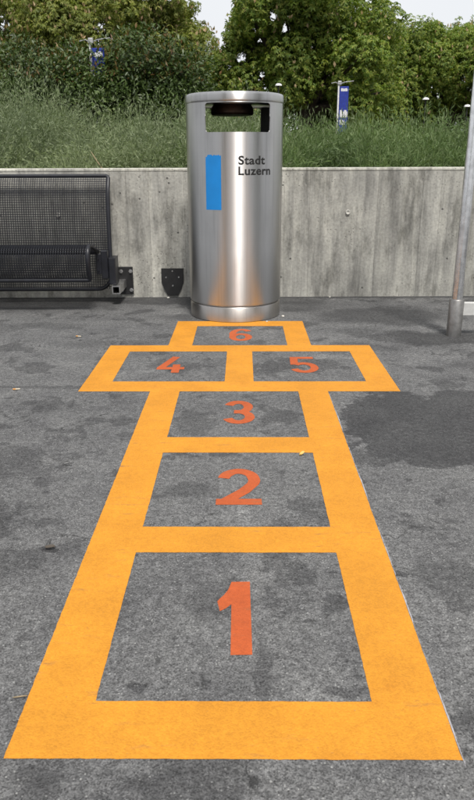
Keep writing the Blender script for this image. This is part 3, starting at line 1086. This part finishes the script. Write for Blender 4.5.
def clump_field(x0, x1, y0, y1, nclump, per, spread, hfun, leanr, widr):
    cx = rng.uniform(x0, x1, nclump)
    cy = rng.uniform(y0, y1, nclump)
    ch = rng.choice([.45, .7, .95, 1.1, 1.3], nclump) * rng.uniform(.9, 1.1, nclump)
    idx = np.repeat(np.arange(nclump), per)
    n = len(idx)
    rs = spread * rng.uniform(.7, 1.3, nclump)
    dx, dy = rng.normal(0, 1, n) * rs[idx], rng.normal(0, 1, n) * rs[idx]
    P = np.stack([cx[idx] + dx * .6, cy[idx] + dy * .6, np.full(n, G - .02)], 1)
    P[:, 1] = np.maximum(P[:, 1], WY + WT + .02)
    rad = np.hypot(dx, dy) / rs[idx]
    ph = np.arctan2(dy, dx) + rng.normal(0, .5, n)
    h = hfun(P[:, 0], P[:, 1]) * ch[idx] * rng.uniform(.7, 1.08, n) * (1.08 - .16 * rad)
    lean = np.clip(rad * .38, .03, None) * rng.uniform(leanr[0] + .5, leanr[1] + .5, n)
    return blades(P, np.maximum(h, .08), np.clip(lean, 0, 1.2), rng.uniform(*widr, n), ph=ph)
hl = lambda x, y: np.interp(x, [-4, -1.75, -1.3, -1.1, -.75, -.2, 1], [.68, .68, .6, .44, .52, .55, .46]) * np.interp(y, [4.7, 5.1, 5.6, 7.5], [.5, .75, 1, 1.05])
hr = lambda x, y: np.interp(x, [-4, 0, 4], [.45, .43, .43]) * np.interp(y, [4.7, 5.1, 5.6, 7.5], [.48, .75, 1, 1.05])
def leafy(v, n, per, lr, wr, spread=.9):
    # small leaves set along each curved stem
    st = v.reshape(n, 8, 3)
    mid = (st[:, 0::2] + st[:, 1::2]) * .5
    Vs, Fs, off = [], [], 0
    for k in range(per):
        t = rng.uniform(.25, 1., n) * 3
        i0 = np.minimum(t.astype(int), 2)
        fr = (t - i0)[:, None]
        p = mid[np.arange(n), i0] * (1 - fr) + mid[np.arange(n), i0 + 1] * fr
        d = mid[np.arange(n), i0 + 1] - mid[np.arange(n), i0]
        d = d / (np.linalg.norm(d, axis=1, keepdims=True) + 1e-9) + rng.normal(size=(n, 3)) * spread * .55
        vv, ff = leaf_quads(p, d, unit(n), rng.uniform(*lr, n), rng.uniform(*wr, n), .1, .1)
        Vs.append(vv)
        Fs.append(ff + off)
        off += len(vv)
    return np.concatenate(Vs), np.concatenate(Fs)
def tri(F):
    return np.concatenate([F[:, [0, 1, 2]], F[:, [0, 2, 3]]])
def planting(args, per, lr, wr):
    v, f = clump_field(*args)
    v2, f2 = leafy(v, len(v) // 8, per, lr, wr)
    return np.concatenate([v, v2]), np.concatenate([tri(f), f2 + len(v)])
v, f = planting((-4.0, .2, WY + WT + .06, 6.9, 200, 84, .17, hl, (.2, 1.0), (.0025, .004)), 12, (.02, .042), (.004, .0085))
o = link('lavender', np_mesh('lavender', v, f), M['lav'])
tag(o, 'dense grey-green lavender foliage filling the bed above the bench', 'lavender', kind='stuff')
v, f = planting((-.3, 4.0, WY + WT + .06, 6.9, 215, 78, .15, hr, (.15, .95), (.003, .005)), 9, (.03, .065), (.004, .008))
o = link('tall_grass', np_mesh('tall_grass', v, f), M['grass'])
tag(o, 'tall green grassy planting in the bed from the bin to the post', 'grass', kind='stuff')
# flower stalks
n = 900
P = np.stack([rng.uniform(-4, 4, n), rng.uniform(5.1, 6.9, n), np.full(n, G)], 1)
h = hl(P[:, 0], P[:, 1]) * rng.uniform(.9, 1.2, n)
v1, f1 = blades(P, h, rng.uniform(0, .3, n), np.full(n, .0035))
tips = v1.reshape(n, 8, 3)[:, 6] * .5 + v1.reshape(n, 8, 3)[:, 7] * .5
base_ = v1.reshape(n, 8, 3)[:, 4] * .5 + v1.reshape(n, 8, 3)[:, 5] * .5
Vs, Fs, off = [v1], [f1], len(v1)
for k in range(2):
    v2, f2 = leaf_quads(tips - (tips - base_) * .25, tips - base_, unit(n), rng.uniform(.03, .055, n), rng.uniform(.005, .008, n), .0)
    # two triangles per head as degenerate-free quads: split rhombus
    q = np.arange(n) * 4
    Vs.append(v2)
    Fs.append(np.stack([q, q + 1, q + 2, q + 3], 1) + off)
    off += len(v2)
o = link('flower_stalks', np_mesh('flower_stalks', np.concatenate(Vs), np.concatenate(Fs)), M['lav'])
tag(o, 'thin upright flower stalks standing above the planted bed', 'flower stalks', kind='stuff')

# dry stick lying in the lavender
bm = bmesh.new()
add_tube(bm, [(0, 0, .0), (-.02, .01, .05), (-.045, .0, .09), (-.085, .02, .15)], [.004, .0045, .004, .002], 6)
o = link('dry_stick', bm_mesh('dry_stick', bm, 50), M['dry'])
o.location = (-.85, WY + WT + .055, .742)
tag(o, 'dry pale stick leaning in the lavender above the bench', 'stick')
# pale stone in the grass
bm = bmesh.new()
bmesh.ops.create_icosphere(bm, subdivisions=3, radius=1)
for v in bm.verts:
    v.co *= 1 + .12 * math.sin(v.co.x * 5 + 1) * math.cos(v.co.y * 4)
    v.co = Vector((v.co.x * .09, v.co.y * .07, v.co.z * .15))
o = link('stone', bm_mesh('stone', bm, 60), M['grit'])
o.location = (.80, 6.7, .86)
tag(o, 'pale stone peeping out of the tall grass', 'stone')
# white marker post left
bm = bmesh.new()
add_box(bm, (-.017, -.017, 0), (.017, .017, .66), .004, 2)
o = link('marker_post', bm_mesh('marker_post', bm), M['white'])
o.location = (-1.80, 8.35, G - .05)
tag(o, 'short white marker post showing between lavender and laurel', 'post')

# ------------------------------------------------------------------ banner signs
def banner(label, loc, wd, h, ptop, zlow, group):
    t = empty('banner_sign', loc)
    tag(t, label, 'sign', group)
    k = wd / .17
    bm = bmesh.new()
    add_tube(bm, [(0, 0, 0), (0, 0, h)], .016 * k, 12)
    link('post', bm_mesh('post', bm, 40), M['white'], t)
    bm = bmesh.new()
    add_box(bm, (.02 * k, -.012, zlow), (.02 * k + wd, .012, ptop), .004, 1)
    link('panel', bm_mesh('panel', bm), M['navy'], t)
    for (u0, u1, v0, v1) in ((.15, .88, .90, .96), (.12, .95, .37, .52), (.12, .7, .22, .32)):
        bm = bmesh.new()
        hh = ptop - zlow
        z0, z1 = zlow + hh * v0, zlow + hh * v1
        # unreadable white lettering: a run of short strokes
        x = .02 * k + wd * u0
        xe = .02 * k + wd * u1
        while x < xe:
            s_ = wd * random.uniform(.07, .14)
            add_box(bm, (x, -.0155, z0), (min(x + s_, xe), -.0122, z1 - (z1 - z0) * random.choice((0, 0, .2))))
            x += s_ + wd * .025
        link('white_print', bm_mesh('white_print', bm), M['white'], t)
    bm = bmesh.new()
    for sx, ex, ez in ((-1, -.14 * k, -.01 * k), (1, .28 * k, .03 * k)):
        add_tube(bm, [(0, 0, h - .03 * k), (ex * .4, 0, h + .01 * k), (ex, 0, h + ez)], .008 * k, 8)
    add_box(bm, (-.02 * k, -.03 * k, h - .04 * k), (.05 * k, .03 * k, h + .03 * k), .008 * k, 2)
    link('cross_arm', bm_mesh('cross_arm', bm), M['galv'], t)
    return t
banner('slim navy blue banner sign on a pale post clear of the foliage', (1.885, 14, G - .05), .165, 1.50, 1.44, .6, 'blue banner signs beyond the bed')
banner('navy blue banner sign half hidden in the laurel leaves', (-1.595, 8.5, G - .05), .135, 1.42, 1.345, .45, 'blue banner signs beyond the bed')
# small garden lamps
def lamp(loc, zc, label):
    t = empty('garden_lamp', loc)
    tag(t, label, 'lamp', 'garden lamps under the chestnut trees')
    bm = bmesh.new()
    add_tube(bm, [(0, 0, 0), (0, 0, zc)], .012, 10)
    link('post', bm_mesh('post', bm, 40), M['dark'], t)
    bm = bmesh.new()
    add_lathe(bm, [(0, zc + .045), (.035, zc + .04), (.06, zc + .025), (.07, zc), (.066, zc - .004), (0, zc + .008)], 24)
    link('shade', bm_mesh('shade', bm, 50), M['white'], t)
lamp((.86, 15.4, G - .05), 1.58, 'white domed garden lamp just above the bin lid')
lamp((3.95, 15.8, G - .05), 1.34, 'white domed garden lamp between the banner and the steel post')
lamp((4.83, 15.8, G - .05), 1.20, 'white domed garden lamp showing beside the steel post')

# ------------------------------------------------------------------ small litter
def butt(loc, rz, label):
    t = empty('cigarette_butt', (*loc, .005), rz)
    tag(t, label, 'cigarette butt', 'cigarette butts on the asphalt')
    bm = bmesh.new()
    add_tube(bm, [(-.002, 0, 0), (.016, 0, 0), (.020, .001, -.0005)], [.0042, .004, .003], 10)
    link('paper', bm_mesh('paper', bm, 50), M['butt'], t)
    bm = bmesh.new()
    add_tube(bm, [(-.016, 0, 0), (-.002, 0, 0)], [.0042, .0043], 10)
    link('filter', bm_mesh('filter', bm, 50), M['filt'], t)
    t.scale = (.75, .75, .75)
    t.location.z = .0038
butt((-.86, 2.59), .15, 'cigarette butt lying alone on asphalt left of the number four')
butt((-.80, 3.445), -.3, 'small cigarette butt on asphalt in front of the bench')
def scrap(name, loc, rz, sx, sy, mat, label, cat, group=None, lift=.006):
    bm = bmesh.new()
    bmesh.ops.create_grid(bm, x_segments=6, y_segments=4, size=1)
    for v in bm.verts:
        k = (1 - v.co.x ** 2) ** .5 if abs(v.co.x) < 1 else 0
        v.co = Vector((v.co.x * sx, v.co.y * sy * (.25 + .75 * k), .0025 + lift * (.5 * v.co.y ** 2 + .3 * (1 + math.sin(v.co.x * 2)))))
    bmesh.ops.solidify(bm, geom=bm.faces[:], thickness=.0008)
    o = link(name, bm_mesh(name, bm, 60), mat)
    o.location = (*loc, .0015)
    o.rotation_euler = (0, 0, rz)
    tag(o, label, cat, group)
scrap('fallen_leaf', (.196, 1.942), .5, .009, .006, M['yellow'], 'small yellow fallen leaf in the corner of square two', 'leaf', lift=.009)
scrap('fallen_leaf', (-.432, 1.412), -.2, .012, .007, M['bark'], 'shrivelled brown leaf in a dark spot left of the grid', 'leaf')
scrap('straw', (-.363, .94), .12, .012, .0012, M['dry'], 'short bit of straw left of square one', 'straw', lift=.002)
def pebble(loc, r, label):
    bm = bmesh.new()
    bmesh.ops.create_icosphere(bm, subdivisions=2, radius=r)
    for v in bm.verts:
        v.co *= 1 + random.uniform(-.12, .12)
        v.co.z *= .6
    o = link('pebble', bm_mesh('pebble', bm, 60), M['grit'])
    o.location = (*loc, r * .5)
    tag(o, label, 'pebble', 'pebbles along the wall and bin')
pebble((.165, 3.775), .006, 'tiny pale pebble touching the foot of the litter bin')
pebble((.262, 3.90), .009, 'pale pebble right beside the litter bin foot')
pebble((-.44, 4.47), .009, 'pale pebble on the ground under the tapered mounting plate')
pebble((.60, 4.48), .006, 'tiny pebble at the foot of the wall right of the bin')
